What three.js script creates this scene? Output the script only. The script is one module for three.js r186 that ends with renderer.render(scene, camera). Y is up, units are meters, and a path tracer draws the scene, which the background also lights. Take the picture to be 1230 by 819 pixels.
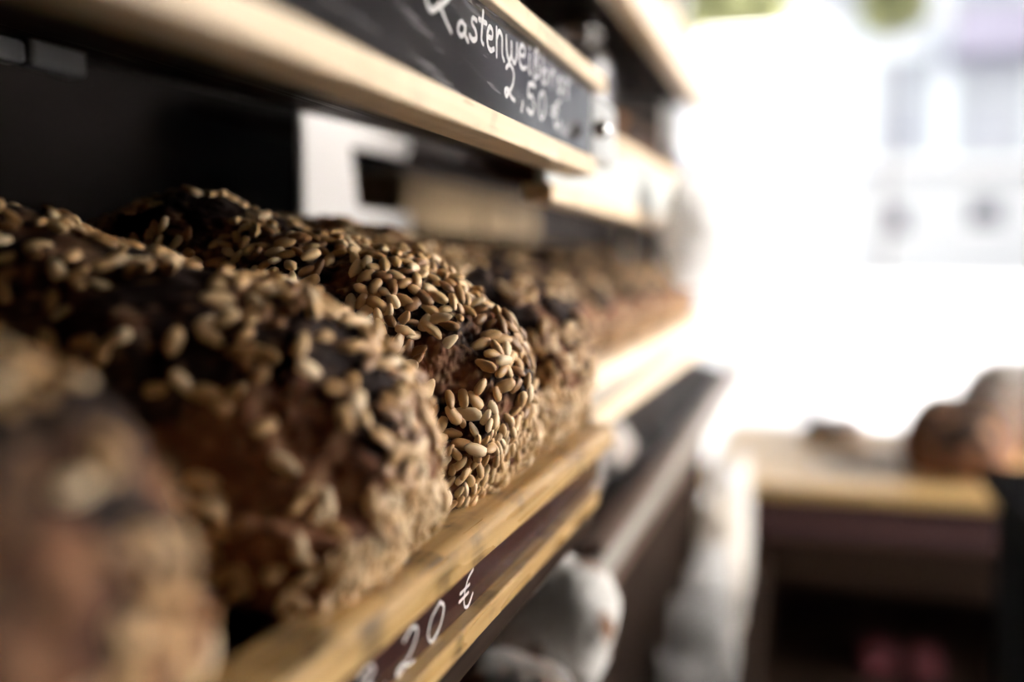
import * as THREE from 'three';
import { mergeGeometries, mergeVertices } from 'three/addons/utils/BufferGeometryUtils.js';
import { RoundedBoxGeometry } from 'three/addons/geometries/RoundedBoxGeometry.js';

// ------------------------------------------------------------------ camera, sky, exposure
const EYE = 1.35;                                   // eye height above the shop floor
const FPX = 1200, PITCH = 0.07776, YAW = 0.2944;    // focal length in pixels, tilt down, turn to the left
const scene = new THREE.Scene();
const camera = new THREE.PerspectiveCamera(2 * Math.atan(409.5 / FPX) * 180 / Math.PI, 1230 / 819, 0.02, 200);
camera.position.set(0, EYE, 0);
camera.rotation.set(-PITCH, YAW, 0, 'YXZ');
camera.focus = 0.412;
camera.userData.fStop = 2.1;
scene.add(camera);

scene.background = new THREE.Color().setRGB(1.25, 1.29, 1.34);      // even pale sky
const sun = new THREE.DirectionalLight(new THREE.Color().setRGB(1, 0.93, 0.86), 90);   // sun over the roof from the left, on the wall outside the side window
sun.position.set(-10, 11, -6); sun.target.position.set(2, -1, -1.2); sun.castShadow = true;
Object.assign(sun.shadow.camera, { left: -16, right: 16, top: 16, bottom: -16, near: 0.5, far: 50 }); sun.shadow.mapSize.set(2048, 2048);
scene.add(sun, sun.target);

const renderer = new THREE.WebGLRenderer();
renderer.toneMapping = THREE.LinearToneMapping;
renderer.toneMappingExposure = 1.35;
renderer.shadowMap.enabled = true;

// ------------------------------------------------------------------ helpers
function rng(seed) { let s = seed >>> 0; return () => { s = (s + 0x6D2B79F5) >>> 0; let t = s; t = Math.imul(t ^ (t >>> 15), t | 1); t ^= t + Math.imul(t ^ (t >>> 7), t | 61); return ((t ^ (t >>> 14)) >>> 0) / 4294967296; }; }
function hash3(x, y, z) { let h = Math.imul(x, 374761393) ^ Math.imul(y, 668265263) ^ Math.imul(z, 2147483647 ^ 1274126177); h = Math.imul(h ^ (h >>> 13), 1274126177); h ^= h >>> 16; return (h >>> 0) / 4294967296; }
function noise(x, y, z) {                            // value noise, -1..1
  const xi = Math.floor(x), yi = Math.floor(y), zi = Math.floor(z);
  let u = x - xi, v = y - yi, w = z - zi; u = u * u * (3 - 2 * u); v = v * v * (3 - 2 * v); w = w * w * (3 - 2 * w);
  const L = (a, b, t) => a + (b - a) * t;
  const c = (i, j, k) => hash3(xi + i, yi + j, zi + k);
  return 2 * L(L(L(c(0, 0, 0), c(1, 0, 0), u), L(c(0, 1, 0), c(1, 1, 0), u), v), L(L(c(0, 0, 1), c(1, 0, 1), u), L(c(0, 1, 1), c(1, 1, 1), u), v), w) - 1;
}
const fbm = (x, y, z, o = 3) => { let s = 0, a = 0.5, f = 1; for (let i = 0; i < o; i++) { s += a * noise(x * f + i * 17.3, y * f + i * 5.1, z * f); a *= 0.5; f *= 2.03; } return s; };
const clamp = (v, a = 0, b = 1) => Math.min(b, Math.max(a, v));
const smooth = (a, b, v) => { const t = clamp((v - a) / (b - a)); return t * t * (3 - 2 * t); };
const srgb = (v) => v <= 0.0031308 ? v * 12.92 : 1.055 * Math.pow(v, 1 / 2.4) - 0.055;

const taken = {};
function numbered(n) { const k = taken[n] = (taken[n] ?? -1) + 1; return k ? n + '_' + String(k).padStart(3, '0') : n; }
function shade(o) { o.traverse((m) => { if (m.isMesh) { m.castShadow = true; m.receiveShadow = true; } }); return o; }
function part(name, geometry, material, parent, pos, rot) {
  const m = new THREE.Mesh(geometry, material); m.name = name;
  if (pos) m.position.set(...pos); if (rot) m.rotation.set(...rot);
  m.castShadow = m.receiveShadow = true; parent.add(m); return m;
}
function thing(name, label, category, pos = [0, 0, 0], group) {
  const g = new THREE.Group(); g.name = numbered(name); g.position.set(...pos); g.userData = { label, category };
  if (group) g.userData.group = group; scene.add(g); return g;
}
function solo(name, label, category, geometry, material, pos, rot, group) {
  const m = part(numbered(name), geometry, material, scene, pos, rot); m.userData = { label, category }; if (group) m.userData.group = group; return m;
}
function struct(name, geometry, material, pos, rot) {
  const m = part(name, geometry, material, scene, pos, rot); m.userData = { kind: 'structure' }; return m;
}
const box = (x0, x1, y0, y1, z0, z1) => { const g = new THREE.BoxGeometry(x1 - x0, y1 - y0, z1 - z0); g.translate((x0 + x1) / 2, (y0 + y1) / 2, (z0 + z1) / 2); return g; };
// a bar whose section is a polygon [x, y] with rounded corners [x, y, radius], drawn out along z
function bar(section, z0, z1, bevel = 0.0015, seg = 6) {
  const s = new THREE.Shape(), n = section.length;
  for (let i = 0; i < n; i++) {
    const p = section[i], a = section[(i + n - 1) % n], b = section[(i + 1) % n], r = p[2] ?? 0.001;
    const da = Math.hypot(a[0] - p[0], a[1] - p[1]), db = Math.hypot(b[0] - p[0], b[1] - p[1]);
    const A = [p[0] + (a[0] - p[0]) * r / da, p[1] + (a[1] - p[1]) * r / da], B = [p[0] + (b[0] - p[0]) * r / db, p[1] + (b[1] - p[1]) * r / db];
    if (i) s.lineTo(...A); else s.moveTo(...A);
    s.quadraticCurveTo(p[0], p[1], ...B);
  }
  s.closePath();
  const g = new THREE.ExtrudeGeometry(s, { depth: z1 - z0 - 2 * bevel, bevelEnabled: bevel > 0, bevelThickness: bevel, bevelSize: bevel, bevelOffset: -bevel, bevelSegments: 3, curveSegments: seg, steps: 1 });
  g.translate(0, 0, z0 + bevel); return g;
}
// pixel of the photograph -> ray; meeting planes gives a position (distance comes from the thing it touches)
const CT = Math.cos(YAW), ST = Math.sin(YAW), CP = Math.cos(PITCH), SP = Math.sin(PITCH);
function ray(px, py) {
  const a = (px - 615) / FPX, b = -(py - 409.5) / FPX;
  const y = b * CP - SP, f = CP + b * SP;            // undo the tilt
  return [a * CT - f * ST, y, -(f * CT + a * ST)];
}
const onX = (px, py, X) => { const r = ray(px, py), k = X / r[0]; return [X, EYE + r[1] * k, r[2] * k]; };
const onD = (px, py, D) => { const r = ray(px, py), k = -D / r[2]; return [r[0] * k, EYE + r[1] * k, -D]; };

// ------------------------------------------------------------------ textures and materials
function dataTex(w, h, fn, colour = true, repeat) {
  const d = new Uint8Array(w * h * 4);
  for (let j = 0; j < h; j++) for (let i = 0; i < w; i++) {
    const c = fn(i, j), k = (j * w + i) * 4;
    for (let q = 0; q < 3; q++) d[k + q] = Math.round(255 * clamp(colour ? srgb(clamp(c[q])) : c[q])); d[k + 3] = 255;
  }
  const t = new THREE.DataTexture(d, w, h); t.magFilter = THREE.LinearFilter; t.minFilter = THREE.LinearMipmapLinearFilter; t.generateMipmaps = true;
  if (colour) t.colorSpace = THREE.SRGBColorSpace;
  if (repeat) { t.wrapS = t.wrapT = THREE.RepeatWrapping; t.repeat.set(...repeat); }
  t.needsUpdate = true; return t;
}
const mix3 = (a, b, t) => [a[0] + (b[0] - a[0]) * t, a[1] + (b[1] - a[1]) * t, a[2] + (b[2] - a[2]) * t];
// wood: grain runs along v (the length of the bars); 0.25 m across, 0.9 m along
function woodMaps(pale, dark, stain, amount, seed) {
  const fn = (i, j) => {
    const x = i / 256, y = j / 1024;
    const g = fbm(x * 46 + seed, y * 5 + fbm(x * 6, y * 3, seed) * 0.6, seed, 3);
    const fine = noise(x * 190 + seed, y * 36, seed + 4);
    let c = mix3(pale, dark, clamp(0.42 + 0.75 * g + 0.16 * fine));
    const s = smooth(0.02, 0.5, fbm(x * 12 + seed * 3, y * 44, seed + 9, 4)) * amount;
    return mix3(c, stain, s * clamp(0.75 + 0.5 * fine));
  };
  const rough = (i, j) => { const x = i / 256, y = j / 1024; const v = 0.42 + 0.16 * noise(x * 90 + seed, y * 20, seed + 2) + 0.14 * fbm(x * 12, y * 16, seed + 7); return [v, v, v]; };
  return [dataTex(256, 1024, fn, true, [4, 1.1]), dataTex(256, 1024, rough, false, [4, 1.1])];
}
function woodMat(pale, dark, stain, amount, seed, gloss = 1) {
  const [map, rm] = woodMaps(pale, dark, stain, amount, seed);
  return new THREE.MeshPhysicalMaterial({ specularIntensity: gloss > 1.15 ? 0.08 : 1, map, roughnessMap: rm, bumpMap: rm, bumpScale: 0.00025, roughness: gloss, metalness: 0 });
}
const M = {
  railWood: woodMat([0.50, 0.33, 0.14], [0.29, 0.165, 0.058], [0.06, 0.036, 0.018], 0.9, 3.1, 0.72),
  paleWood: woodMat([0.80, 0.65, 0.46], [0.60, 0.445, 0.28], [0.22, 0.14, 0.08], 0.35, 8.7, 1.0),
  counterWood: woodMat([0.62, 0.43, 0.20], [0.42, 0.26, 0.10], [0.25, 0.14, 0.06], 0.3, 5.5, 0.8),
  darkWood: woodMat([0.035, 0.022, 0.015], [0.016, 0.010, 0.008], [0.01, 0.007, 0.005], 0.4, 1.7, 1.2),
  brownWood: woodMat([0.10, 0.05, 0.03], [0.06, 0.03, 0.018], [0.03, 0.017, 0.01], 0.5, 2.3, 1.1),
  crateWood: woodMat([0.62, 0.47, 0.29], [0.46, 0.32, 0.18], [0.25, 0.16, 0.09], 0.4, 6.2, 1.2),
  maroon: new THREE.MeshStandardMaterial({ color: new THREE.Color().setRGB(0.055, 0.019, 0.018), roughness: 0.7 }),
  cabinet: new THREE.MeshPhysicalMaterial({ color: new THREE.Color().setRGB(0.022, 0.012, 0.007), roughness: 0.8, specularIntensity: 0.2 }),
  black: new THREE.MeshPhysicalMaterial({ color: new THREE.Color().setRGB(0.004, 0.004, 0.005), roughness: 0.95, specularIntensity: 0.08 }),
  white: new THREE.MeshStandardMaterial({ color: new THREE.Color().setRGB(0.90, 0.88, 0.87), roughness: 0.45 }),
  greyPaint: new THREE.MeshStandardMaterial({ color: new THREE.Color().setRGB(0.20, 0.20, 0.205), roughness: 0.6 }),
  paper: new THREE.MeshPhysicalMaterial({ color: new THREE.Color().setRGB(0.82, 0.76, 0.68), roughness: 0.95, transmission: 0.3, thickness: 0, side: THREE.DoubleSide }),
  paperWhite: new THREE.MeshPhysicalMaterial({ color: new THREE.Color().setRGB(0.90, 0.895, 0.89), roughness: 0.9, transmission: 0.35, thickness: 0, side: THREE.DoubleSide }),
  steel: new THREE.MeshStandardMaterial({ color: new THREE.Color().setRGB(0.8, 0.8, 0.82), roughness: 0.12, metalness: 1 }),
  glass: new THREE.MeshPhysicalMaterial({ color: 0xffffff, roughness: 0.02, transmission: 1, thickness: 0.003, ior: 1.5 }),
  acrylic: new THREE.MeshPhysicalMaterial({ color: new THREE.Color().setRGB(0.93, 0.95, 0.95), roughness: 0.35, transmission: 0.55, thickness: 0.002, ior: 1.49 }),
  pane: new THREE.MeshPhysicalMaterial({ color: 0xffffff, roughness: 0, transmission: 1, thickness: 0, ior: 1.45 }),
  wall: new THREE.MeshStandardMaterial({ color: new THREE.Color().setRGB(0.030, 0.024, 0.020), roughness: 0.9 }),
  ceiling: new THREE.MeshStandardMaterial({ color: new THREE.Color().setRGB(0.12, 0.11, 0.10), roughness: 0.95 }),
  floor: new THREE.MeshStandardMaterial({ color: new THREE.Color().setRGB(0.045, 0.032, 0.025), roughness: 0.6 }),
  frame: new THREE.MeshStandardMaterial({ color: new THREE.Color().setRGB(0.7, 0.7, 0.7), roughness: 0.5 }),
  crust: new THREE.MeshPhysicalMaterial({ vertexColors: true, roughness: 0.75, specularIntensity: 0.45 }),
  pink: new THREE.MeshStandardMaterial({ color: new THREE.Color().setRGB(0.16, 0.035, 0.045), roughness: 0.8 }),
};

// ------------------------------------------------------------------ the room
const XL = -0.62, XR = 1.75, ZB = 1.6, DF = 3.0, H = 2.75;
struct('floor', box(XL - 0.15, XR + 0.15, -0.1, 0, -DF - 0.15, ZB + 0.15), M.floor);
struct('ceiling', box(XL - 0.15, XR + 0.15, H, H + 0.12, -DF - 0.15, ZB + 0.15), M.ceiling);
struct('wall_left', box(XL - 0.15, XL, 0, H, -DF - 0.15, ZB + 0.15), new THREE.MeshPhysicalMaterial({ color: new THREE.Color().setRGB(0.012, 0.009, 0.008), roughness: 0.9, specularIntensity: 0.3 }));
struct('wall_back', box(XL, XR, 0, H, ZB, ZB + 0.15), M.wall);
// shop front
const fx0 = -0.44, fx1 = 0.72, fy0 = 0.55, fy1 = 2.62;
struct('wall_front', mergeGeometries([box(XL, fx0, 0, H, -DF - 0.15, -DF), box(fx1, XR, 0, H, -DF - 0.15, -DF), box(fx0, fx1, 0, fy0, -DF - 0.15, -DF), box(fx0, fx1, fy1, H, -DF - 0.15, -DF)]), M.wall);
// wall on the right, opening z -1.62..-0.25, y 0.9..2.6
const rz0 = -2.8, rz1 = -0.88, ry0 = 0.75, ry1 = 2.6;
struct('wall_right', mergeGeometries([box(XR, XR + 0.15, 0, H, -DF - 0.15, rz0), box(XR, XR + 0.15, 0, H, rz1, ZB + 0.15), box(XR, XR + 0.15, 0, ry0, rz0, rz1), box(XR, XR + 0.15, ry1, H, rz0, rz1)]), M.wall);
function windowUnit(name, w, h, pos, turn) {
  const g = new THREE.Group(); g.name = name; g.userData = { kind: 'structure' }; g.position.set(...pos); g.rotation.y = turn; scene.add(g);
  const f = 0.045;
  part('window_frame', mergeGeometries([box(-w / 2, -w / 2 + f, 0, h, -0.03, 0.03), box(w / 2 - f, w / 2, 0, h, -0.03, 0.03), box(-w / 2 + f, w / 2 - f, 0, f, -0.03, 0.03), box(-w / 2 + f, w / 2 - f, h - f, h, -0.03, 0.03)]), M.frame, g);
  part('pane', box(-w / 2 + f, w / 2 - f, f, h - f, -0.003, 0.003), M.pane, g);
}
windowUnit('window_1', fx1 - fx0, fy1 - fy0, [(fx0 + fx1) / 2, fy0, -DF - 0.08], 0);
windowUnit('window_2', rz1 - rz0, ry1 - ry0, [XR + 0.08, ry0, (rz0 + rz1) / 2], Math.PI / 2);

// ------------------------------------------------------------------ outside
const concrete = (r, g, b, seed) => new THREE.MeshStandardMaterial({ roughness: 0.9, map: dataTex(128, 128, (i, j) => { const n = 1 + 0.07 * fbm(i / 16, j / 16, seed); return [r * n, g * n, b * n]; }, true, [0.5, 0.5]) });
const plasterWhite = concrete(0.82, 0.82, 0.82, 4), plasterUp = concrete(0.56, 0.60, 0.65, 1), plasterLow = concrete(0.46, 0.475, 0.49, 2), paving = concrete(0.20, 0.21, 0.225, 3);
struct('street_ground', box(-14, 26, -0.25, -0.12, -40, -DF - 0.2), paving);
struct('yard_ground', box(XR + 0.16, 26, -0.25, -0.12, -DF - 0.2, 8), paving);
struct('yard_wall', box(5.2, 5.5, -0.12, 7, -6.5, 3), plasterWhite);
struct('shop_awning', box(-5.5, 2.2, 2.78, 2.84, -DF - 1.25, -DF - 0.16), M.wall);
{
  const FD = 12.5;                                    // distance of the house across the street
  const b = thing('house', 'pale plastered house with tall windows across the street', 'house', [0, -0.12, -FD]);
  const cx = (px, py) => { const p = onD(px, py, FD); return [p[0], p[1] + 0.12]; };
  const [xA] = cx(905, 300), yL = cx(1100, 214)[1];
  part('ground_floor_wall', box(xA - 6, 17, 0, yL - 0.06, -0.4, 0), plasterLow, b);
  part('upper_wall', box(xA - 6, 17, yL + 0.06, 7.2, -0.35, -0.05), plasterUp, b);
  part('ledge', box(xA - 6, 17, yL - 0.06, yL + 0.06, -0.4, 0.12), concrete(0.36, 0.37, 0.38, 5), b);
  part('roof', (() => { const s = new THREE.Shape([[-0.5, 0], [0.5, 0], [-4, 2.4], [-4.6, 2.4]].map((p) => new THREE.Vector2(...p))); const g = new THREE.ExtrudeGeometry(s, { depth: 23 - xA, bevelEnabled: false }); g.rotateY(Math.PI / 2); g.rotateY(Math.PI); g.rotateY(Math.PI); g.scale(1, 1, 1); g.translate(xA - 6, 7.2, 0); return g; })(), concrete(0.3, 0.28, 0.32, 6), b);
  const wf = M.frame, glassDull = new THREE.MeshStandardMaterial({ color: new THREE.Color().setRGB(0.24, 0.26, 0.30), roughness: 0.3 });
  const shutter = new THREE.MeshStandardMaterial({ color: new THREE.Color().setRGB(0.32, 0.35, 0.37), roughness: 0.7 });
  const door = new THREE.MeshStandardMaterial({ color: new THREE.Color().setRGB(0.05, 0.05, 0.07), roughness: 0.6 });
  for (const px of [1000, 1084, 1188, 1300]) for (const [t, bt] of [[70, 192], [-90, 10]]) {
    const w = px === 1188 ? 0.37 : 0.3, [x, y0] = cx(px, bt), y1 = cx(px, t)[1];
    if (px === 1000 && t === 70) continue;
    const f = part('window', mergeGeometries([box(x - w, x - w + 0.09, y0, y1, -0.1, 0.0), box(x + w - 0.09, x + w, y0, y1, -0.1, 0.0), box(x - w + 0.09, x + w - 0.09, y0, y0 + 0.09, -0.1, 0.0), box(x - w + 0.09, x + w - 0.09, y1 - 0.09, y1, -0.1, 0.0)]), shutter, b);
    const ym = y0 + (y1 - y0) * 0.62;
    part('pane', box(x - w + 0.09, x + w - 0.09, y0 + 0.09, ym - 0.04, -0.08, -0.03), glassDull, f);
    part('pane', box(x - w + 0.09, x + w - 0.09, ym + 0.04, y1 - 0.09, -0.08, -0.03), glassDull, f);
    part('transom', box(x - w + 0.09, x + w - 0.09, ym - 0.04, ym + 0.04, -0.08, -0.01), shutter, f);
    part('window_sill', box(x - w - 0.08, x + w + 0.08, y0 - 0.07, y0, -0.1, 0.1), wf, f);
  }
  const bx = cx(1138, 78), bx2 = cx(1236, 20), balc = new THREE.MeshStandardMaterial({ color: new THREE.Color().setRGB(0.24, 0.23, 0.30), roughness: 0.7 });
  part('balcony', mergeGeometries([box(bx[0], bx2[0] + 1.5, bx[1], bx[1] + 0.12, -0.05, 0.7), box(bx[0], bx2[0] + 1.5, bx[1] + 0.12, bx2[1], 0.62, 0.7)]), balc, b).userData.label = 'grey violet balcony front';
  for (const [px, a, c, w] of [[1078, 248, 282, 0.11], [1185, 242, 272, 0.19]]) {
    const [x, y0] = cx(px, c), y1 = cx(px, a)[1];
    const f = part('cellar_window', box(x - w, x + w, y0, y1, -0.05, 0.01), door, b);
    part('window_sill', box(x - w - 0.05, x + w + 0.05, y0 - 0.05, y0, -0.05, 0.06), wf, f);
  }
  for (const px of [1035, 1130, 1215]) { const x = cx(px, 300)[0]; part('pilaster', box(x - 0.12, x + 0.12, 0, yL - 0.06, 0, 0.08), plasterLow, b); }
}
{
  const a = onD(850, 40, 4.6), c = onD(970, 40, 4.6);
  const p = thing('gate_pillar', 'thick white rendered pillar outside beside the shop front', 'pillar', [(a[0] + c[0]) / 2, -0.12, -4.6]);
  const w = (c[0] - a[0]) / 2, h = a[1] + 0.12;
  part('shaft', box(-w, w, 0, h - 0.08, -0.3, 0), plasterWhite, p);
  part('cap', (() => { const g = new RoundedBoxGeometry(2 * w + 0.06, 0.1, 0.36, 3, 0.03); g.translate(0, h - 0.05, -0.15); return g; })(), plasterWhite, p);
}
{
  const a = onD(992, 336, 8), w = thing('garden_wall', 'low white garden wall in front of the house across the street', 'wall', [a[0], -0.12, -8]);
  const len = 6.5, h = a[1] + 0.12;
  part('wall_body', box(0, len, 0, h - 0.06, -0.22, 0), plasterWhite, w);
  part('coping', box(-0.04, len + 0.04, h - 0.06, h, -0.26, 0.04), plasterWhite, w);
}
// shrubs seen above the pillar and in front of the upper windows
const leafMat = new THREE.MeshStandardMaterial({ color: new THREE.Color().setRGB(0.24, 0.25, 0.12), roughness: 0.8, side: THREE.DoubleSide });
function tree(label, px, py, D, r, seed) {
  const at = onD(px, py, D), g = thing('street_tree', label, 'tree', [at[0], -0.12, -D], 'trees across the street'), R = rng(seed), hh = at[1] + 0.12;
  part('trunk', (() => { const k = new THREE.CylinderGeometry(0.012, 0.03, hh, 8); k.translate(0, hh / 2, 0); return k; })(), M.brownWood, g);
  const leaf = new THREE.PlaneGeometry(0.16, 0.09), list = [];
  for (let i = 0; i < 420; i++) {
    const q = leaf.clone(); q.rotateX(R() * 6); q.rotateY(R() * 6); const d = new THREE.Vector3(R() - 0.5, R() - 0.5, R() - 0.5).normalize().multiplyScalar(r * Math.cbrt(R()));
    q.translate(d.x, hh + d.y, d.z * 0.7); list.push(q);
  }
  const f = part('foliage', mergeGeometries(list), leafMat, g); f.userData.kind = 'stuff';
}
tree('small olive green tree above the white pillar', 880, -5, 7, 0.36, 5);
tree('small olive green tree in front of the house upper wall', 1072, 4, 12.0, 0.36, 6);

// ------------------------------------------------------------------ shelf furniture
const F1 = -0.126;                                    // front plane of the near shelf unit
const Y = (m) => EYE + m * (m < 0 ? 1.06 : 1.027);    // height of a level measured against eye height
const SL = 0.25;                                      // the shelf boards rise towards the back
// chalk writing: polylines in a 1 x 1 letter cell
const GL = {
  K: [[[0.03, 1.35], [0.0, 0.45], [0.16, 0.2], [0.45, 0.45], [0.98, 1.05]], [[0.44, 0.5], [0.66, 0.2], [0.85, -0.02]]],
  a: [[[0.75, 0.55], [0.5, 0.7], [0.2, 0.5], [0.12, 0.15], [0.35, 0.0], [0.65, 0.2], [0.78, 0.6], [0.78, 0.15], [1.0, -0.05]]],
  s: [[[0.8, 0.95], [0.45, 0.95], [0.35, 0.7], [0.7, 0.45], [0.78, 0.15], [0.45, -0.05], [0.15, 0.05]]],
  t: [[[0.6, 1.4], [0.45, 0.6], [0.42, 0.1], [0.6, 0.0]], [[0.15, 0.95], [0.95, 1.0]]],
  e: [[[0.15, 0.5], [0.7, 0.6], [0.72, 0.9], [0.42, 0.98], [0.15, 0.6], [0.2, 0.15], [0.5, 0.0], [0.9, 0.15]]],
  n: [[[0.15, 1.0], [0.15, 0.0]], [[0.15, 0.6], [0.4, 0.95], [0.68, 0.85], [0.72, 0.2], [0.9, 0.0]]],
  w: [[[0.05, 0.95], [0.12, 0.25], [0.3, 0.02], [0.48, 0.3], [0.5, 0.85], [0.55, 0.2], [0.75, 0.05], [0.95, 0.4], [0.98, 0.95]]],
  i: [[[0.4, 0.9], [0.4, 0.1], [0.6, 0.0]], [[0.42, 1.2], [0.45, 1.25]]],
  z: [[[0.15, 0.95], [0.8, 0.95], [0.15, 0.05], [0.85, 0.0]]],
  S: [[[0.2, -0.3], [0.22, 1.1], [0.45, 1.4], [0.7, 1.2], [0.5, 0.8], [0.78, 0.5], [0.7, 0.1], [0.4, 0.0]]],
  b: [[[0.2, 1.4], [0.2, 0.0], [0.6, 0.02], [0.75, 0.4], [0.55, 0.7], [0.22, 0.5]]],
  r: [[[0.2, 0.9], [0.22, 0.0]], [[0.22, 0.55], [0.45, 0.9], [0.75, 0.85]]],
  o: [[[0.45, 0.9], [0.15, 0.6], [0.2, 0.15], [0.5, 0.0], [0.78, 0.3], [0.75, 0.7], [0.45, 0.9]]],
  '2': [[[0.2, 0.85], [0.45, 1.02], [0.72, 0.85], [0.68, 0.5], [0.35, 0.12], [0.2, 0.0], [0.12, 0.15], [0.35, 0.22], [0.55, 0.05], [0.8, 0.0]]],
  '3': [[[0.2, 0.9], [0.5, 1.0], [0.7, 0.8], [0.4, 0.55], [0.75, 0.35], [0.55, 0.03], [0.15, 0.1]]],
  '5': [[[0.8, 1.0], [0.3, 0.97], [0.22, 0.55], [0.55, 0.6], [0.75, 0.3], [0.5, 0.0], [0.15, 0.08]]],
  '0': [[[0.55, 1.0], [0.22, 0.75], [0.15, 0.3], [0.38, 0.0], [0.7, 0.25], [0.78, 0.75], [0.55, 1.0]]],
  ',': [[[0.5, 0.12], [0.35, -0.22]]],
  '€': [[[0.98, 1.05], [0.62, 0.85], [0.42, 0.45], [0.45, 0.08], [0.68, -0.02], [0.98, 0.25]], [[0.15, 0.62], [0.75, 0.66]], [[0.1, 0.38], [0.68, 0.42]]],
};
function chalkTexture(D0, D1, y0, y1, words, stroke, seed, ground, smear) {
  const w = 2048, h = Math.max(64, Math.round(w * (y1 - y0) / (D1 - D0))), mm = w / (D1 - D0), ink = new Float32Array(w * h);
  for (const [ch, d, y, wd, ht, slant = 0] of words) for (const line of GL[ch]) {
    const pts = line.length > 2 ? new THREE.CatmullRomCurve3(line.map((p) => new THREE.Vector3(p[0], p[1], 0))).getPoints(line.length * 7) : line.map((p) => ({ x: p[0], y: p[1] }));
    for (let k = 0; k + 1 < pts.length; k++) {
      const P = (p) => [(d + (p.x + slant * p.y) * wd - D0) * mm, (y + p.y * ht - y0) * mm], [ax, ay] = P(pts[k]), [bx, by] = P(pts[k + 1]), r = stroke * mm / 2 * (0.85 + 0.2 * noise(ax / 40, ay / 40, seed));
      for (let j = Math.max(0, Math.floor(Math.min(ay, by) - r - 2)); j <= Math.min(h - 1, Math.max(ay, by) + r + 2); j++) for (let i = Math.max(0, Math.floor(Math.min(ax, bx) - r - 2)); i <= Math.min(w - 1, Math.max(ax, bx) + r + 2); i++) {
        const l2 = (bx - ax) ** 2 + (by - ay) ** 2 || 1, t = clamp(((i - ax) * (bx - ax) + (j - ay) * (by - ay)) / l2), dd = Math.hypot(i - ax - t * (bx - ax), j - ay - t * (by - ay));
        ink[j * w + i] = Math.max(ink[j * w + i], clamp(r + 1 - dd));
      }
    }
  }
  return dataTex(w, h, (i, j) => {
    const a = i / mm, b = j / mm, s = clamp(smear * smooth(0.0, 0.55, fbm(a * 16 + seed, b * 190 + a * 30, seed, 3)) * (0.5 + 0.5 * noise(a * 70, b * 1500, seed)));
    const speck = noise(a * 900, b * 900, seed + 3) > 0.93 && noise(a * 60, b * 60, seed) > 0.35 ? 0.35 : 0;
    const k = ink[j * w + i] * clamp(0.86 + 0.25 * noise(i / 3, j / 3, seed));
    return mix3(mix3(ground, [0.42, 0.41, 0.42], Math.max(s, speck)), [0.80, 0.79, 0.78], k);
  });
}
const chalkMat = (t, spec) => new THREE.MeshPhysicalMaterial({ map: t, roughness: 0.13, specularIntensity: spec });
function boardGeo(x0, x1, y0, y1, z0, z1, D0, D1, v0, v1) {   // uv in board metres
  const g = box(x0, x1, y0, y1, z0, z1), p = g.attributes.position, uv = g.attributes.uv;
  for (let i = 0; i < p.count; i++) uv.setXY(i, (-p.getZ(i) - D0) / (D1 - D0), (p.getY(i) - v0) / (v1 - v0));
  return g;
}
function cells(text, d0, y, adv, ht, slant) { const out = []; let d = d0; for (const c of text) { if (c !== ' ') out.push([c, d, y, (adv[c] ?? adv._) * 0.86, ht, slant]); d += adv[c] ?? adv._; } return out; }

// --- upper price rail of the near unit
{
  const r = thing('price_rail', 'pale wooden price rail with wide chalkboard lettered Kastenweißbrot above seeded loaves', 'price rail', [0, 0, 0], 'wooden price rails');
  const z1 = 0.55, z0 = -0.60;
  part('lower_strip', bar([[F1, Y(0.050), 0.0015], [F1, Y(0.0605), 0.0015], [F1 - 0.02, Y(0.0605)], [F1 - 0.02, Y(0.050), 0.001]], -0.588, z1), M.paleWood, r);
  part('upper_strip', bar([[F1, Y(0.1015), 0.0015], [F1, Y(0.112), 0.003], [F1 - 0.02, Y(0.112), 0.003], [F1 - 0.02, Y(0.1015)]], -0.617, z1), M.paleWood, r);
  const words = [['K', 0.329, Y(0.0832), 0.030, 0.0138], ['a', 0.3605, Y(0.0838), 0.0125, 0.0078],
    ['s', 0.3735, Y(0.0855), 0.0125, 0.0085], ['t', 0.385, Y(0.086), 0.0115, 0.0092], ['e', 0.3955, Y(0.0855), 0.0115, 0.0095], ['n', 0.4075, Y(0.0848), 0.0140, 0.0115], ['w', 0.4225, Y(0.0862), 0.0175, 0.0102], ['e', 0.4415, Y(0.0868), 0.0145, 0.0105],
    ...cells('iSbrot', 0.457, Y(0.0868), { _: 0.0155, i: 0.009 }, 0.0095, 0.05),
    ['2', 0.419, Y(0.0708), 0.0215, 0.0142], [',', 0.442, Y(0.0705), 0.014, 0.012], ['5', 0.4545, Y(0.0690), 0.0185, 0.0135], ['0', 0.4745, Y(0.0690), 0.0185, 0.0135], ['€', 0.499, Y(0.0690), 0.021, 0.0135]];
  const t = chalkTexture(0.27, 0.60, Y(0.0605), Y(0.1015), words, 0.0022, 4, [0.016, 0.015, 0.017], 0.4);
  part('chalkboard', boardGeo(F1 - 0.011, F1 - 0.005, Y(0.0605), Y(0.1015), z0 + 0.002, z1, 0.27, 0.60, Y(0.0605), Y(0.1015)), chalkMat(t, 1), r).userData.label = 'black chalkboard strip with white handwriting';
  part('end_plate', (() => { const g = new RoundedBoxGeometry(0.012, 0.040, 0.062, 3, 0.005); g.translate(F1 - 0.0085, Y(0.0808), -0.632); return g; })(), M.acrylic, r).userData.label = 'frosted clear end plate';
  part('screw_knob', new THREE.SphereGeometry(0.0055, 20, 14), M.steel, r, onX(722, 155, F1 + 0.003)).userData.label = 'polished round screw head';
}
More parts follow.
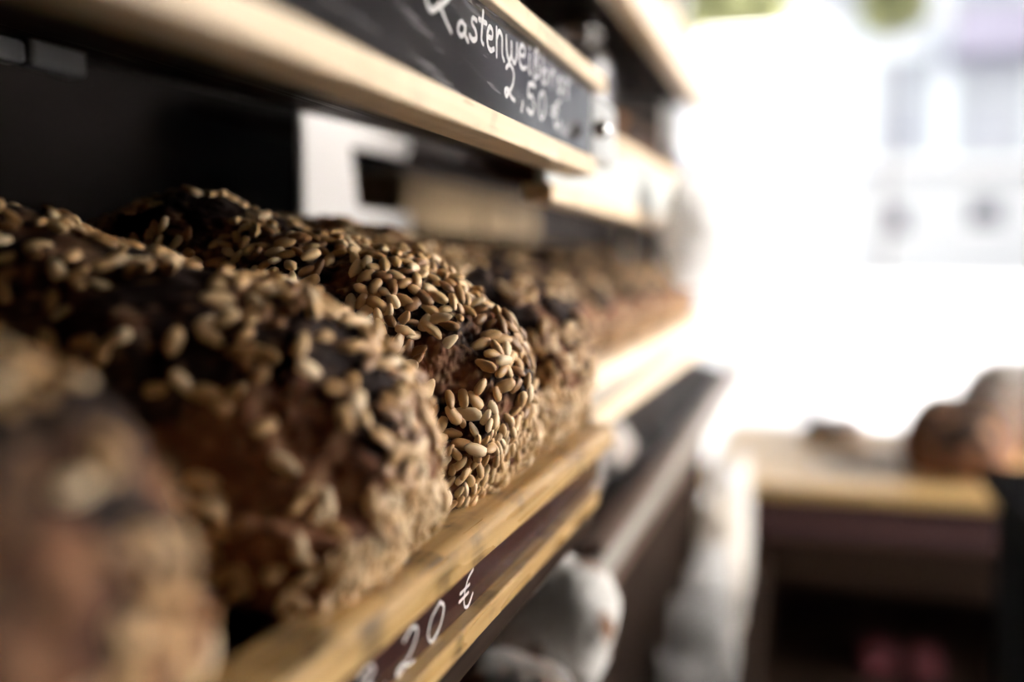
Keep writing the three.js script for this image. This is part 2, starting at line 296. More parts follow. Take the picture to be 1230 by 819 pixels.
// --- lower price rail of the near unit
{
  const r = thing('price_rail', 'honey coloured rounded wooden price rail with narrow dark chalkboard in front of seeded loaves', 'price rail', [0, 0, 0], 'wooden price rails');
  part('top_rail', bar([[F1, Y(-0.100), 0.0065], [F1 - 0.024, Y(-0.0995), 0.004], [F1 - 0.024, Y(-0.113), 0.001], [F1, Y(-0.113), 0.0012]], -0.652, 0.55, 0.004, 10), M.railWood, r);
  part('lower_strip', bar([[F1, Y(-0.1325), 0.0015], [F1, Y(-0.1412), 0.001], [F1 - 0.014, Y(-0.1412)], [F1 - 0.014, Y(-0.1325)]], -0.606, 0.55, 0.003), M.railWood, r);
  const words = [['€', 0.3635, Y(-0.1315), 0.0185, 0.0125, 0.05], ['0', 0.3275, Y(-0.1318), 0.0225, 0.0122, 0.2], ['2', 0.300, Y(-0.1325), 0.0235, 0.0125, 0.25], [',', 0.288, Y(-0.1318), 0.012, 0.01], ['3', 0.266, Y(-0.1318), 0.022, 0.0122, 0.2]];
  const t = chalkTexture(0.22, 0.56, Y(-0.1325), Y(-0.113), words, 0.0014, 9, [0.040, 0.018, 0.015], 0.15);
  part('chalkboard', boardGeo(F1 - 0.0125, F1 - 0.0068, Y(-0.1325), Y(-0.113), -0.632, 0.55, 0.22, 0.56, Y(-0.1325), Y(-0.113)), chalkMat(t, 0.45), r).userData.label = 'dark brown chalkboard strip with white price';
  part('apron_board', bar([[F1 - 0.003, Y(-0.1412)], [F1 - 0.003, Y(-0.1535)], [F1 - 0.018, Y(-0.1535)], [F1 - 0.018, Y(-0.1412)]], -0.60, 0.55), M.darkWood, r).userData.label = 'dark stained board under the rail';
}
// --- shelf boards (they rise towards the back)
function shelfBoard(label, xf, yf, xb, th, z0, z1, mat) {
  const yb = yf + SL * (xf - xb);
  return solo('shelf_board', label, 'shelf', bar([[xf, yf], [xf, yf - th], [xb, yb - th], [xb, yb]], z0, z1, 0.001, 2), mat, undefined, undefined, 'dark shelf boards');
}
shelfBoard('dark sloping shelf board carrying the large seeded loaves', F1 - 0.0255, Y(-0.112), -0.60, 0.016, -0.66, 0.55, M.darkWood);
shelfBoard('dark sloping shelf board behind the wide chalkboard rail', F1 - 0.0225, Y(0.068), -0.60, 0.016, -0.572, 0.55, M.darkWood);

// ------------------------------------------------------------------ seeds and loaves
function seedGeo(len, wid, thk, bend, seg = 8) {
  const prof = [[0.0, -0.5], [0.33, -0.44], [0.48, -0.24], [0.5, 0.0], [0.40, 0.25], [0.22, 0.43], [0.0, 0.5]];
  const g = new THREE.LatheGeometry(prof.map((p) => new THREE.Vector2(Math.max(p[0], 1e-4), p[1])), seg), p = g.attributes.position;
  for (let i = 0; i < p.count; i++) { const y = p.getY(i); p.setXYZ(i, p.getX(i) * wid, y * len, p.getZ(i) * thk + bend * len * (0.25 - y * y)); const q = 1 + 0.16 * noise(p.getX(i) * 700 + len * 9e4, y * 4.3, p.getZ(i) * 700); p.setX(i, p.getX(i) * q); p.setZ(i, p.getZ(i) * q); }
  g.deleteAttribute('uv'); const m = mergeVertices(g, 1e-6); m.computeVertexNormals(); return m;
}
const SEEDS = [seedGeo(0.0093, 0.0049, 0.0034, 0.06), seedGeo(0.0086, 0.0046, 0.0036, 0.0), seedGeo(0.0103, 0.0047, 0.0032, 0.1), seedGeo(0.0080, 0.0050, 0.0030, -0.04)];
const seedCol = [[0.52, 0.325, 0.15], [0.62, 0.42, 0.22], [0.38, 0.215, 0.085], [0.70, 0.53, 0.33], [0.25, 0.125, 0.05]];
const seedMats = seedCol.map((c) => new THREE.MeshPhysicalMaterial({ color: new THREE.Color().setRGB(...c), roughness: 0.45 }));
const seedMixMat = new THREE.MeshPhysicalMaterial({ color: 0xffffff, roughness: 0.45 });

// loaf: x along its length (front at +x), base at y = 0
function loafGeo(L, Hh, W, seed, sub, rough = 1, flour = 0) {
  let g = new THREE.BoxGeometry(2, 2, 2, Math.round(sub * 1.7), sub, sub); g.deleteAttribute('uv'); g.deleteAttribute('normal'); g = mergeVertices(g, 1e-4);
  const p = g.attributes.position, col = new Float32Array(p.count * 3), up = 0.62 * Hh, dn = 0.38 * Hh;
  for (let i = 0; i < p.count; i++) {
    let a = p.getX(i), b = p.getY(i), c = p.getZ(i);
    a = Math.sin(a * Math.PI / 4) / Math.SQRT1_2; b = Math.sin(b * Math.PI / 4) / Math.SQRT1_2; c = Math.sin(c * Math.PI / 4) / Math.SQRT1_2;
    const n = b > 0 ? 2.05 : 5, s = Math.pow(Math.abs(b) ** n + Math.abs(c) ** n, 1 / n), m = b > 0 ? 2.9 : 4.5, t = Math.pow(s ** m + Math.abs(a) ** m, 1 / m);
    a /= t; b /= t; c /= t;
    const low = clamp(-b);
    let x = a * L / 2 * (1 - 0.07 * low), y = b > 0 ? b * up : b * dn, z = c * W / 2 * (1 - 0.07 * low);
    const d = new THREE.Vector3(a / L, b / Hh * 0.8, c / W).normalize();
    const q = [x * 1 + seed * 3.7, y + seed * 1.3, z + seed * 2.1];
    let disp = 0.0085 * fbm(q[0] * 26, q[1] * 26, q[2] * 26, 2) + 0.0045 * fbm(q[0] * 95, q[1] * 95, q[2] * 95, 3) * rough;
    if (sub > 60) disp += 0.0022 * fbm(q[0] * 420, q[1] * 420, q[2] * 420, 3);
    if (b < -0.8) disp *= 0.2;
    x += d.x * disp; y += d.y * disp; z += d.z * disp;
    p.setXYZ(i, x, y + dn, z);
    const patch = fbm(q[0] * 42, q[1] * 42, q[2] * 42, 4), grain = fbm(q[0] * 330, q[1] * 330, q[2] * 330, 2);
    const burnt = smooth(-0.05, 0.35, b * 0.55 - 0.02 + patch * 1.1 + grain * 0.35);
    let k = mix3([0.17, 0.072, 0.036], [0.016, 0.008, 0.0055], burnt);
    k = mix3(k, [0.40, 0.24, 0.13], 0.55 * smooth(0.12, 0.45, grain - patch * 0.6));
    if (flour) k = mix3(k, [0.85, 0.83, 0.80], flour * smooth(-0.25, 0.1, patch * 1.3 + 0.25 + grain * 0.4));
    col.set(k, i * 3);
  }
  g.setAttribute('color', new THREE.BufferAttribute(col, 3)); g.computeVertexNormals(); return g;
}
function scatter(geo, n, seed, gap = 1, bare = 0, dull = 0) {             // seed positions over the crust
  const R = rng(seed), p = geo.attributes.position, nr = geo.attributes.normal, ix = geo.index.array, T = ix.length / 3, cdf = new Float64Array(T), V = (k, a = p) => new THREE.Vector3().fromBufferAttribute(a, k);
  let sum = 0; for (let t = 0; t < T; t++) { const a = V(ix[3 * t]), b = V(ix[3 * t + 1]), c = V(ix[3 * t + 2]); sum += b.sub(a).cross(c.sub(a)).length(); cdf[t] = sum; }
  geo.computeBoundingBox(); const bb = geo.boundingBox, out = [], grid = new Map(), cell = 0.006;
  for (let k = 0; k < n * 8 && out.length < n; k++) {
    const r = R() * sum; let lo = 0, hi = T - 1; while (lo < hi) { const m = (lo + hi) >> 1; if (cdf[m] < r) lo = m + 1; else hi = m; }
    let u = R(), v = R(); if (u + v > 1) { u = 1 - u; v = 1 - v; }
    const i0 = ix[3 * lo], i1 = ix[3 * lo + 1], i2 = ix[3 * lo + 2], P = V(i0).multiplyScalar(1 - u - v).addScaledVector(V(i1), u).addScaledVector(V(i2), v), N = V(i0, nr).add(V(i1, nr)).add(V(i2, nr)).normalize();
    if (N.y < -0.45 || N.x < -0.75) continue;
    const hgt = P.y / bb.max.y, face = N.x > 0.55 && hgt < (bare ? (bare > 0.15 ? 0 : 0.48) : 0.62);
    if (!face && noise(P.x * 55 + seed, P.y * 55, P.z * 55) + 0.5 * noise(P.x * 150, P.y * 150, P.z * 150 + seed) < bare - 0.25 * (R() - 0.5)) continue;
    if (N.z > 0.3 && N.x < 0.72 && N.y < 0.85 && R() < dull) continue;
    const min = (face ? 0.0030 : 0.0045) * gap, key = (q) => Math.floor(q.x / cell) + ',' + Math.floor(q.y / cell) + ',' + Math.floor(q.z / cell);
    let ok = true; for (let dx = -1; dx <= 1 && ok; dx++) for (let dy = -1; dy <= 1 && ok; dy++) for (let dz = -1; dz <= 1 && ok; dz++) { const l = grid.get((Math.floor(P.x / cell) + dx) + ',' + (Math.floor(P.y / cell) + dy) + ',' + (Math.floor(P.z / cell) + dz)); if (l) for (const q of l) if (q.distanceToSquared(P) < min * min) { ok = false; break; } }
    if (!ok) continue;
    const kk = key(P); if (!grid.has(kk)) grid.set(kk, []); grid.get(kk).push(P);
    // orientation: y of the seed along a tangent, z along the crust normal
    const ref = Math.abs(N.y) < 0.9 ? new THREE.Vector3(0, 1, 0) : new THREE.Vector3(1, 0, 0), t1 = ref.clone().addScaledVector(N, -ref.dot(N)).normalize(), t2 = N.clone().cross(t1);
    const ang = face ? (R() - 0.5) * 1.5 : R() * 6.283, ax = t1.clone().multiplyScalar(Math.cos(ang)).addScaledVector(t2, Math.sin(ang)).addScaledVector(N, (R() - 0.4) * (face ? 0.35 : 0.55)).normalize();
    const nz = N.clone().addScaledVector(ax, -N.dot(ax)).normalize(), roll = (R() - 0.5) * (face ? 1.8 : 1.0), sx0 = ax.clone().cross(nz), zz = nz.clone().multiplyScalar(Math.cos(roll)).addScaledVector(sx0, Math.sin(roll)), xx = ax.clone().cross(zz);
    const sc = (face ? 0.78 : 1.06) * (0.82 + 0.36 * R());
    const m = new THREE.Matrix4().makeBasis(xx, ax, zz).scale(new THREE.Vector3(sc, sc, sc)).setPosition(P.clone().addScaledVector(N, 0.0008));
    const tone = face ? [1, 3, 3, 0, 1][Math.floor(R() * 5)] : [0, 0, 1, 2, 3, 4][Math.floor(R() * 6)];
    out.push({ m, tone, shape: Math.floor(R() * 4), P, N });
  }
  return out;
}
const TILT = -Math.atan(SL);
function seededLoaf(label, D, dims, seed, sub, singles, xf = -0.135, group, yaw = 0) {
  const [L, Hh, W] = dims;
  const cx = xf - L / 2 + 0.004, xs = cx;
  const g = thing('seeded_loaf', label, 'bread', [cx, Y(-0.112) + SL * (F1 - 0.0255 - xs) + 0.0022, -D], group); g.rotation.set(0, yaw, TILT);
  const geo = loafGeo(L, Hh, W, seed, sub); part('crust', geo, M.crust, g);
  g.updateMatrixWorld(true);
  const list = scatter(geo, 3200, seed * 13 + 5, singles ? 1 : 1.2, [0.22, 0.10, 0.03, 0.06][seed - 1] ?? 0, seed < 3 ? 0.9 : 0);
  for (const s of list) {
    const w = s.P.clone().applyMatrix4(g.matrixWorld), n = s.N.clone().transformDirection(g.matrixWorld), v = new THREE.Vector3(0, EYE, 0).sub(w), d = v.length(); v.normalize();
    const r = w.clone().sub(new THREE.Vector3(0, EYE, 0)), fwd = -(r.x * ST * 1 + r.z * CT), lat = r.x * CT - r.z * ST; const px = 615 + FPX * lat / fwd, py = 316 - FPX * r.y / fwd;
    s.score = (n.dot(v) > 0.05 && px > -10 && px < 1240 && py > -10 && py < 830 ? 1 : 0) * n.dot(v) / (d * d);
  }
  list.sort((a, b) => b.score - a.score);
  const one = list.slice(0, singles), rest = list.slice(singles);
  for (const s of one) { const m = new THREE.Mesh(SEEDS[s.shape], seedMats[s.tone]); m.name = 'sunflower_seed'; m.castShadow = m.receiveShadow = true; s.m.decompose(m.position, m.quaternion, m.scale); g.add(m); }
  const pile = new THREE.InstancedMesh(SEEDS[1], seedMixMat, rest.length); pile.name = 'seed_topping'; pile.userData.kind = 'stuff'; pile.castShadow = pile.receiveShadow = true;
  rest.forEach((s, i) => { pile.setMatrixAt(i, s.m); pile.setColorAt(i, new THREE.Color().setRGB(...seedCol[s.tone])); });
  g.add(pile); return g;
}
const GR = 'large seeded loaves behind the honey coloured rail';
seededLoaf('sparsely seeded brown loaf, farthest of its row from the rounded rail end', 0.160, [0.240, 0.091, 0.112], 1, 44, 0, -0.134, GR);
seededLoaf('seeded loaf between the sparsely seeded and the most thickly seeded loaf', 0.304, [0.245, 0.100, 0.109], 2, 52, 300, -0.135, GR);
seededLoaf('most thickly seeded loaf, crowded with pale sunflower seeds, behind the honey rail', 0.4265, [0.245, 0.112, 0.116], 3, 110, 300, -0.136, GR);
seededLoaf('last seeded loaf, standing beside the rounded end of the honey coloured rail', 0.5515, [0.240, 0.108, 0.114], 4, 52, 300, -0.137, GR);

// ------------------------------------------------------------------ brackets at the back of the near unit
{
  const XB = -0.365, a = onX(358, 125, XB), c = onX(488, 290, XB), k = onX(415, 168, XB), e = onX(488, 165, XB), q = onX(440, 252, XB);
  const s = new THREE.Shape(), P = (d, y) => [d, y - EYE];
  const d0 = -a[2], d1 = -c[2], n0 = -k[2], top = a[1] - EYE, nt = k[1] - EYE - 0.004, nb = q[1] - EYE, bot = -0.04;
  s.moveTo(d0 + 0.004, top); s.lineTo(d1 - 0.004, top - 0.002); s.quadraticCurveTo(d1, top - 0.004, d1 - 0.002, top - 0.012); s.lineTo(d1 - 0.012, nt); s.lineTo(n0, nt); s.lineTo(n0 + 0.012, nb); s.lineTo(d1, nb); s.lineTo(d1, bot); s.lineTo(d0, bot); s.lineTo(d0, top - 0.004); s.quadraticCurveTo(d0, top, d0 + 0.004, top);
  const g = new THREE.ExtrudeGeometry(s, { depth: 0.004, bevelEnabled: true, bevelThickness: 0.0008, bevelSize: 0.0008, bevelSegments: 2 }); g.rotateY(Math.PI / 2);
  solo('shelf_bracket', 'white metal shelf bracket plate with a square notch behind the loaves', 'bracket', g, M.white, [XB, EYE, 0]);
  const b = thing('support_arm', 'pale grey support arm in two pieces under the dark upper board', 'bracket', [-0.36, 0, 0]);
  const bp = (p0, p1, y) => { const g2 = new RoundedBoxGeometry(0.012, y, p1 - p0, 2, 0.003); return g2; };
  part('arm', bp(0.30, 0.389, 0.011), M.greyPaint, b, [0, Y(0.0955), -0.3445]);
  part('arm_end', bp(0.392, 0.430, 0.016), M.greyPaint, b, [0, Y(0.098), -0.411]);
}

// ------------------------------------------------------------------ the second shelf unit further along
const F2 = -0.151;
function farRail(label, y0, y1, z0, z1, boardMat, stripMat) {
  const r = thing('price_rail', label, 'price rail', [0, 0, 0], 'wooden price rails'), st = 0.011;
  part('lower_strip', bar([[F2, y0, 0.0015], [F2, y0 + st, 0.0015], [F2 - 0.02, y0 + st], [F2 - 0.02, y0]], z0, z1, 0.002), stripMat, r);
  part('upper_strip', bar([[F2, y1 - st, 0.0015], [F2, y1, 0.003], [F2 - 0.02, y1, 0.003], [F2 - 0.02, y1 - st]], z0, z1, 0.002), stripMat, r);
  part('face_board', box(F2 - 0.011, F2 - 0.004, y0 + st, y1 - st, z0, z1), boardMat, r);
  return r;
}
const paleBoard = new THREE.MeshPhysicalMaterial({ color: new THREE.Color().setRGB(0.46, 0.48, 0.465), roughness: 0.42 });
const greyBoard = new THREE.MeshPhysicalMaterial({ color: new THREE.Color().setRGB(0.30, 0.285, 0.26), roughness: 0.4 });
farRail('pale fronted wooden rail starting behind the end of the Kastenweißbrot chalkboard', Y(0.036), Y(0.098), -1.46, -0.582, paleBoard, M.paleWood);
farRail('highest pale fronted wooden rail, two boards above the small loaves', Y(0.208), Y(0.266), -1.46, -0.672, paleBoard, M.paleWood);
{
  const r = thing('price_rail', 'light wooden double rail in front of the small loaves row', 'price rail', [0, 0, 0], 'wooden price rails');
  part('top_rail', bar([[F2, Y(-0.070), 0.005], [F2 - 0.022, Y(-0.070), 0.003], [F2 - 0.022, Y(-0.088)], [F2, Y(-0.088), 0.001]], -1.46, -0.69, 0.003), M.paleWood, r);
  part('chalkboard', box(F2 - 0.014, F2 - 0.008, Y(-0.102), Y(-0.088), -1.455, -0.70), greyBoard, r);
  part('lower_strip', bar([[F2, Y(-0.100), 0.0015], [F2, Y(-0.118)], [F2 - 0.018, Y(-0.118)], [F2 - 0.018, Y(-0.1025)]], -1.46, -0.70, 0.003), M.paleWood, r);
}
farRail('grey fronted low rail below the small loaves', Y(-0.250), Y(-0.203), -2.4, -0.74, greyBoard, M.brownWood);
shelfBoard('dark sloping shelf board carrying the small loaves row', F2 - 0.0235, Y(-0.086), -0.60, 0.016, -1.46, -0.69, M.darkWood);
shelfBoard('dark sloping shelf board carrying the plain brown loaves', F2 - 0.0215, Y(0.056), -0.60, 0.014, -1.46, -0.872, M.darkWood);
shelfBoard('dark sloping shelf board at the top, behind highest pale rail', F2 - 0.0215, Y(0.228), -0.60, 0.014, -1.46, -0.672, M.darkWood);
shelfBoard('dark sloping lowest shelf board with floured bread', F2 - 0.0215, Y(-0.238), -0.60, 0.016, -2.4, -0.74, M.darkWood);
{
  const c = thing('base_cabinet', 'dark brown base cabinet under the grey fronted low rail', 'cabinet', [0, 0, 0]);
  part('plinth', box(-0.58, -0.22, 0, 0.09, -1.86, -0.76), M.cabinet, c);
  part('body', box(-0.60, -0.20, 0.09, Y(-0.275), -1.86, -0.76), M.cabinet, c);
  for (let k = 0; k < 2; k++) { const z = -0.77 - 0.54 * k, d = part('door', box(-0.20, -0.186, 0.11, Y(-0.29), z - 0.53, z), M.cabinet, c); part('knob', (() => { const g = new THREE.SphereGeometry(0.011, 14, 10); g.translate(-0.178, 0.85, z - 0.47); return g; })(), M.steel, d); }
}
// small seeded loaves
{
  const geo = loafGeo(0.205, 0.078, 0.118, 7, 26), list = scatter(geo, 900, 77, 1.5, 0.12);
  const proto = new THREE.Group(); part('crust', geo, M.crust, proto);
  const pile = new THREE.InstancedMesh(SEEDS[1], seedMixMat, list.length); pile.name = 'seed_topping'; pile.userData.kind = 'stuff'; pile.castShadow = pile.receiveShadow = true;
  list.forEach((s, i) => { pile.setMatrixAt(i, s.m); pile.setColorAt(i, new THREE.Color().setRGB(...seedCol[s.tone])); }); proto.add(pile);
  for (let k = 0; k < 6; k++) {
    const c = proto.clone(); c.name = numbered('small_loaf'); c.userData = { label: 'low seeded loaf in the blurred row behind the light double rail', category: 'bread', group: 'small loaves behind the light double rail' };
    const cx = -0.272; c.position.set(cx, Y(-0.086) + SL * (F2 - 0.0235 - cx) + 0.001, -0.752 - 0.127 * k); c.rotation.z = TILT; scene.add(c);
  }
}
// plain brown loaves one shelf higher
{
  const geo = loafGeo(0.20, 0.092, 0.125, 11, 26);
  for (let k = 0; k < 3; k++) {
    const m = solo('brown_loaf', 'plain dark brown loaf between the two pale fronted rails', 'bread', geo, M.crust, [-0.280, Y(0.056) + SL * (F2 - 0.0215 + 0.28) + 0.001, -1.06 - 0.14 * k], [0, 0, TILT], 'plain loaves between the pale rails');
  }
}
// wooden boxes on a dark riser at the back of the small loaf shelf
const onSmall = (x) => Y(-0.086) + SL * (F2 - 0.0235 - x) + 0.0015;
solo('riser_block', 'dark riser block under the tan wooden boxes', 'riser', bar([[-0.395, onSmall(-0.395)], [-0.395, Y(0.034)], [-0.475, Y(0.034)], [-0.475, onSmall(-0.475)]], -1.44, -0.90, 0.001, 2), M.darkWood);
for (const [d0, d1, label] of [[0.93, 1.17, 'tan wooden box behind the small loaves, beside the white notched bracket'], [1.182, 1.43, 'tan wooden box behind the small loaves, nearer the hanging white tag']]) {
  const b = thing('wooden_box', label, 'box', [-0.436, Y(0.034) + 0.001, -(d0 + d1) / 2], 'tan wooden boxes');
  const w = (d1 - d0) / 2, h = 0.055;
  part('bottom', box(-0.04, 0.04, 0, 0.008, -w, w), M.crateWood, b);
  part('front_panel', box(0.03, 0.04, 0.008, h, -w, w), M.crateWood, b);
  part('back_panel', box(-0.04, -0.03, 0.008, h, -w, w), M.crateWood, b);
  part('side_panel', box(-0.03, 0.03, 0.008, h, -w, -w + 0.01), M.crateWood, b);
  part('side_panel', box(-0.03, 0.03, 0.008, h, w - 0.01, w), M.crateWood, b);
}
{
  const at = onX(750, 294, -0.255), c = thing('hanging_tag', 'small round white tag hanging under the board above the small loaves', 'tag', [at[0], at[1], at[2]]);
  part('disc', (() => { const g = new THREE.CylinderGeometry(0.027, 0.027, 0.003, 32); g.rotateZ(Math.PI / 2); return g; })(), M.white, c, undefined, [0, 0.5, 0]);
  part('string', (() => { const g = new THREE.CylinderGeometry(0.0008, 0.0008, 0.016, 6); g.translate(0, 0.034, 0); return g; })(), M.greyPaint, c);
}
// white paper bag hanging on the end of the second unit
function pillowBag(w, h, t, seed, pinked) {
  const nx = 22, ny = 26, pos = [], idx = [], R = (x, y) => fbm(x * 5 + seed, y * 5, seed, 2);
  for (const side of [1, -1]) for (let j = 0; j <= ny; j++) for (let i = 0; i <= nx; i++) {
    const u = i / nx * 2 - 1, v = j / ny; const edge = (1 - u ** 4) * Math.pow(Math.sin(Math.PI * clamp(v * 0.93 + 0.02)), 0.5);
    const zig = pinked && j === ny ? (i % 2 ? 0.004 : -0.002) : 0;
    pos.push(u * w / 2 * (1 - 0.05 * R(u, v)), v * h + zig, side * t / 2 * edge * (1 + 0.4 * R(u * 2, v * 2)) + side * 0.0006);
  }
  const S = (nx + 1) * (ny + 1);
  for (const s of [0, 1]) for (let j = 0; j < ny; j++) for (let i = 0; i < nx; i++) { const a = s * S + j * (nx + 1) + i, b = a + 1, c = a + nx + 1, d = c + 1; if (s) idx.push(a, c, b, b, c, d); else idx.push(a, b, c, b, d, c); }
  const g = new THREE.BufferGeometry(); g.setAttribute('position', new THREE.Float32BufferAttribute(pos, 3)); g.setIndex(idx); g.computeVertexNormals(); return g;
}
{
  const at = onX(832, 345, -0.112);
  const b = thing('paper_bag', 'bright white paper bag hanging at the end of the pale fronted rail', 'paper bag', [at[0], at[1], at[2]]);
  part('bag_body', pillowBag(0.10, 0.10, 0.05, 3, false), M.paperWhite, b, undefined, [0, 1.45, 0]);
  part('hanging_loop', (() => { const g = new THREE.TorusGeometry(0.010, 0.0015, 6, 20); g.translate(0, 0.108, 0); return g; })(), M.greyPaint, b, undefined, [0, 1.2, 0]);
}
// glass jar with a bright lid on the upper shelf
{
  const at = onX(690, 28, -0.215), base = Y(0.056) + SL * (0.215 + F2 - 0.0215) + 0.012;
  const j = thing('glass_jar', 'glass jar with polished steel ball lid above the chalkboard rail', 'jar', [at[0], base, at[2]]);
  const top = at[1] - base;
  part('jar_body', new THREE.LatheGeometry([[0.0, 0], [0.028, 0], [0.032, 0.006], [0.034, 0.04], [0.033, top - 0.04], [0.022, top - 0.018], [0.022, top - 0.012], [0.020, top - 0.012], [0.020, top - 0.019], [0.031, top - 0.042], [0.032, 0.04], [0.030, 0.008], [0, 0.004]].map((p) => new THREE.Vector2(...p)), 36), M.glass, j);
  part('lid', new THREE.LatheGeometry([[0.0, top + 0.02], [0.008, top + 0.018], [0.0165, top + 0.008], [0.0185, top - 0.002], [0.024, top - 0.0085], [0.024, top - 0.0115], [0, top - 0.0115]].map((p) => new THREE.Vector2(...p)), 36), M.steel, j);
}
// floured bread and small things on the lowest shelves
shelfBoard('dark sloping lowest board of the near unit, under the floured roll', -0.135, Y(-0.292), -0.60, 0.016, -0.715, 0.4, M.darkWood);
{
  const onBoard = (x, xf, yf) => Y(yf) + SL * (xf - x) + 0.001;
  solo('floured_roll', 'tall roll thickly dusted with white flour under the honey coloured rail', 'bread', loafGeo(0.085, 0.100, 0.072, 21, 30, 0.6, 1), M.crust, [-0.180, onBoard(-0.180, -0.135, -0.292), -0.652], [0, 0, TILT]);
  solo('tan_roll', 'tan crusty roll beside the tall floured roll', 'bread', loafGeo(0.08, 0.055, 0.07, 22, 26, 0.6, 0.2), M.crust, [-0.182, onBoard(-0.182, -0.135, -0.292), -0.574], [0, 0, TILT]);
  for (const [d, k] of [[0.83, 23], [0.97, 24], [1.12, 25]]) solo('flat_roll', 'greyish floured flat roll behind the grey fronted rail', 'bread', loafGeo(0.13, 0.06, 0.10, k, 24, 0.6, 0.6), M.crust, [-0.27, onBoard(-0.27, F2 - 0.0215, -0.238), -d], [0, 0, TILT], 'flat rolls behind the grey rail');
}
// long paper bread sleeves standing in a sloping rack in front of the low rail
{
  const tr = thing('bag_rack', 'dark sloping rack holding the long paper sleeves', 'rack', [-0.127, Y(-0.62), -1.37]);
  const gs = Math.atan(0.2), lay = (m) => { m.rotation.x = gs; return m; };
  lay(part('rack_bottom', box(-0.04, 0.045, -0.012, 0, -0.46, 0.44), M.darkWood, tr));
  lay(part('rack_front', box(0.045, 0.055, -0.012, 0.05, -0.46, 0.44), M.darkWood, tr));
  lay(part('rack_back', box(-0.05, -0.04, -0.012, 0.05, -0.46, 0.44), M.darkWood, tr));
  part('rack_leg', box(-0.04, 0.045, -0.73, -0.10, 0.36, 0.40), M.darkWood, tr);
  part('rack_leg', box(-0.04, 0.045, -0.73, 0.04, -0.42, -0.38), M.darkWood, tr);
  for (let k = 0; k < 9; k++) {
    const d = 1.0 + 0.088 * k, y = tr.position.y + 0.2 * (d - 1.37) + 0.016, R = rng(k + 90);
    const b = thing('paper_sleeve', 'long pale paper bread sleeve with pinked top in the sloping rack', 'paper bag', [-0.127, y, -d], 'paper sleeves in the sloping rack');
    part('sleeve', pillowBag(0.064 + 0.012 * R(), 0.255 + 0.04 * R(), 0.05, 30 + k, true), R() > 0.5 ? M.paperWhite : M.paper, b, undefined, [-0.05 * R(), 0.95 + 0.5 * (R() - 0.5), 0]);
  }
}

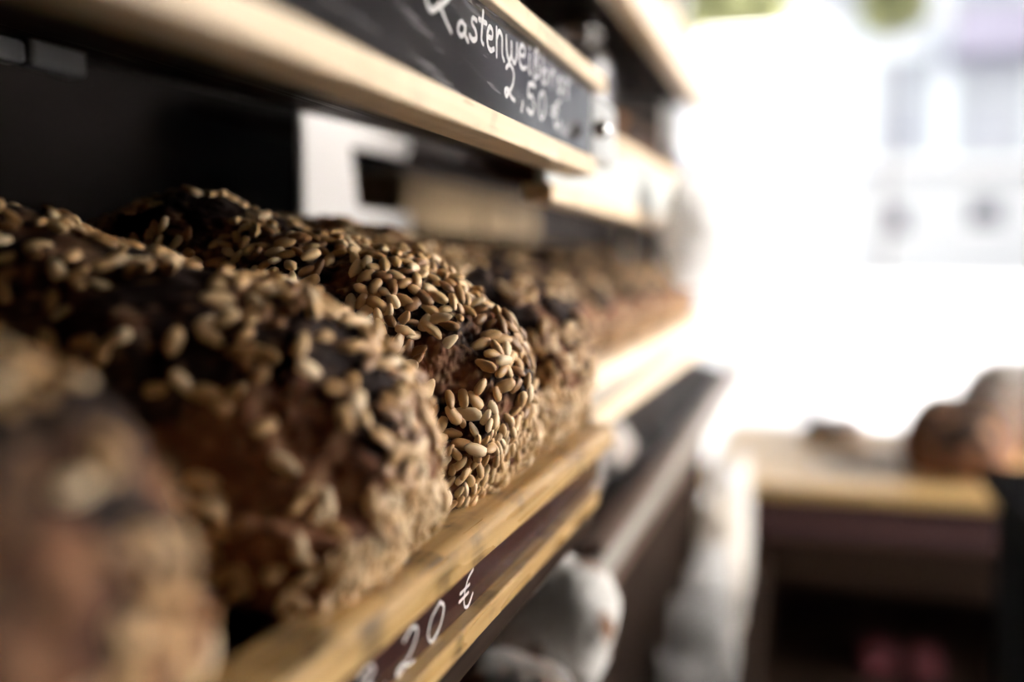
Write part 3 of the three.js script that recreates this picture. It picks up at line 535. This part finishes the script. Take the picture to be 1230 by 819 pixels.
// ------------------------------------------------------------------ counter by the window
{
  const c = thing('display_counter', 'wooden topped display counter with maroon apron in front of the window', 'counter', [0, 0, 0]);
  const top = Y(-0.385), z0 = -2.62, z1 = -1.89, x0 = -0.20, x1 = 1.1;
  part('worktop', (() => { const g = bar([[z1, top, 0.006], [z1, top - 0.024, 0.004], [z0, top - 0.024], [z0, top]], -x1, -x0, 0.002); g.rotateY(-Math.PI / 2); return g; })(), M.counterWood, c);
  part('apron', box(x0 + 0.02, x1 - 0.02, top - 0.105, top - 0.034, z0 + 0.05, z1 - 0.02), M.maroon, c);
  part('side_panel', box(x0 + 0.03, x0 + 0.055, 0, top - 0.105, z0 + 0.05, z1 - 0.03), M.cabinet, c);
  part('side_panel', box(x1 - 0.055, x1 - 0.03, 0, top - 0.105, z0 + 0.05, z1 - 0.03), M.cabinet, c);
  part('back_panel', box(x0 + 0.055, x1 - 0.055, 0, top - 0.105, z0 + 0.05, z0 + 0.075), M.cabinet, c);
  part('rail', box(x0 + 0.055, x1 - 0.055, top - 0.19, top - 0.105, z1 - 0.055, z1 - 0.03), M.cabinet, c);
  part('batten', box(x0 + 0.02, x1 - 0.02, top - 0.034, top - 0.024, z0 + 0.08, z1 - 0.06), M.cabinet, c);
  part('low_shelf', box(x0 + 0.055, x1 - 0.055, Y(-0.80), Y(-0.775), z0 + 0.075, z1 - 0.03), M.cabinet, c);
  for (const [px, w] of [[1060, 0.06], [1118, 0.05]]) { const at = onD(px, 790, 2.0); const b = solo('pink_box', px === 1060 ? 'larger pink carton on the dark low shelf' : 'smaller pink carton on the dark low shelf', 'box', new RoundedBoxGeometry(w, 0.05, 0.08, 2, 0.006), M.pink, [at[0], Y(-0.775) + 0.026, -2.1], undefined, 'pink cartons under the counter'); }
  // bread on the counter
  const lg = loafGeo(0.20, 0.15, 0.30, 31, 34, 1, 0); lg.rotateY(-0.2);
  solo('counter_loaf', 'round dark brown loaf with a ridge on the wooden counter', 'bread', lg, M.crust, (() => { const p = onD(1153, 545, 2.1); return [p[0], top, -2.12]; })());
  const lg2 = loafGeo(0.24, 0.20, 0.26, 33, 34, 1, 0.3);
  solo('tall_loaf', 'tall paler brown loaf behind the round dark loaf', 'bread', lg2, M.crust, (() => { const p = onD(1222, 540, 2.42); return [p[0], top, -2.42]; })());
  const lg3 = loafGeo(0.19, 0.055, 0.14, 35, 26, 1, 0.15); lg3.rotateY(1.5);
  solo('flat_bread', 'flat tan bread on the wooden counter beside the paper sheet', 'bread', lg3, M.crust, (() => { const p = onD(1002, 530, 2.42); return [p[0], top, -2.42]; })());
  const at = onD(1045, 545, 2.14);
  solo('paper_sheet', 'cream paper sheet lying on the wooden counter', 'paper', new RoundedBoxGeometry(0.22, 0.0016, 0.20, 1, 0.0007), M.paper, [at[0], top + 0.0009, -2.14], [0, 0.1, 0]);
}
// black sales counter and till
{
  const p = onD(1178, 560, 1.40);
  const c = thing('sales_counter', 'tall matt black sales counter', 'counter', [p[0], 0, -1.15]);
  part('body', box(0.02, 0.55, 0, p[1] - 0.03, -0.24, 0.55), M.black, c);
  part('top', (() => { const g = new RoundedBoxGeometry(0.58, 0.03, 0.84, 3, 0.012); g.translate(0.29, p[1] - 0.015, 0.155); return g; })(), M.black, c);
  const q = onD(1224, 400, 1.36), t = thing('till_screen', 'black upright till screen on the sales counter', 'till', [q[0] + 0.11, p[1], -1.33]);
  part('foot', new RoundedBoxGeometry(0.14, 0.014, 0.1, 2, 0.005), M.black, t, [0, 0.0072, 0]);
  part('column', box(-0.02, 0.02, 0.014, 0.06, -0.015, 0.015), M.black, t);
  part('screen', (() => { const g = new RoundedBoxGeometry(0.20, q[1] - p[1] - 0.03, 0.022, 3, 0.009); g.translate(0.0, 0.03 + (q[1] - p[1] - 0.03) / 2, 0.0); return g; })(), M.black, t);
}

shade(scene);
renderer.render(scene, camera);
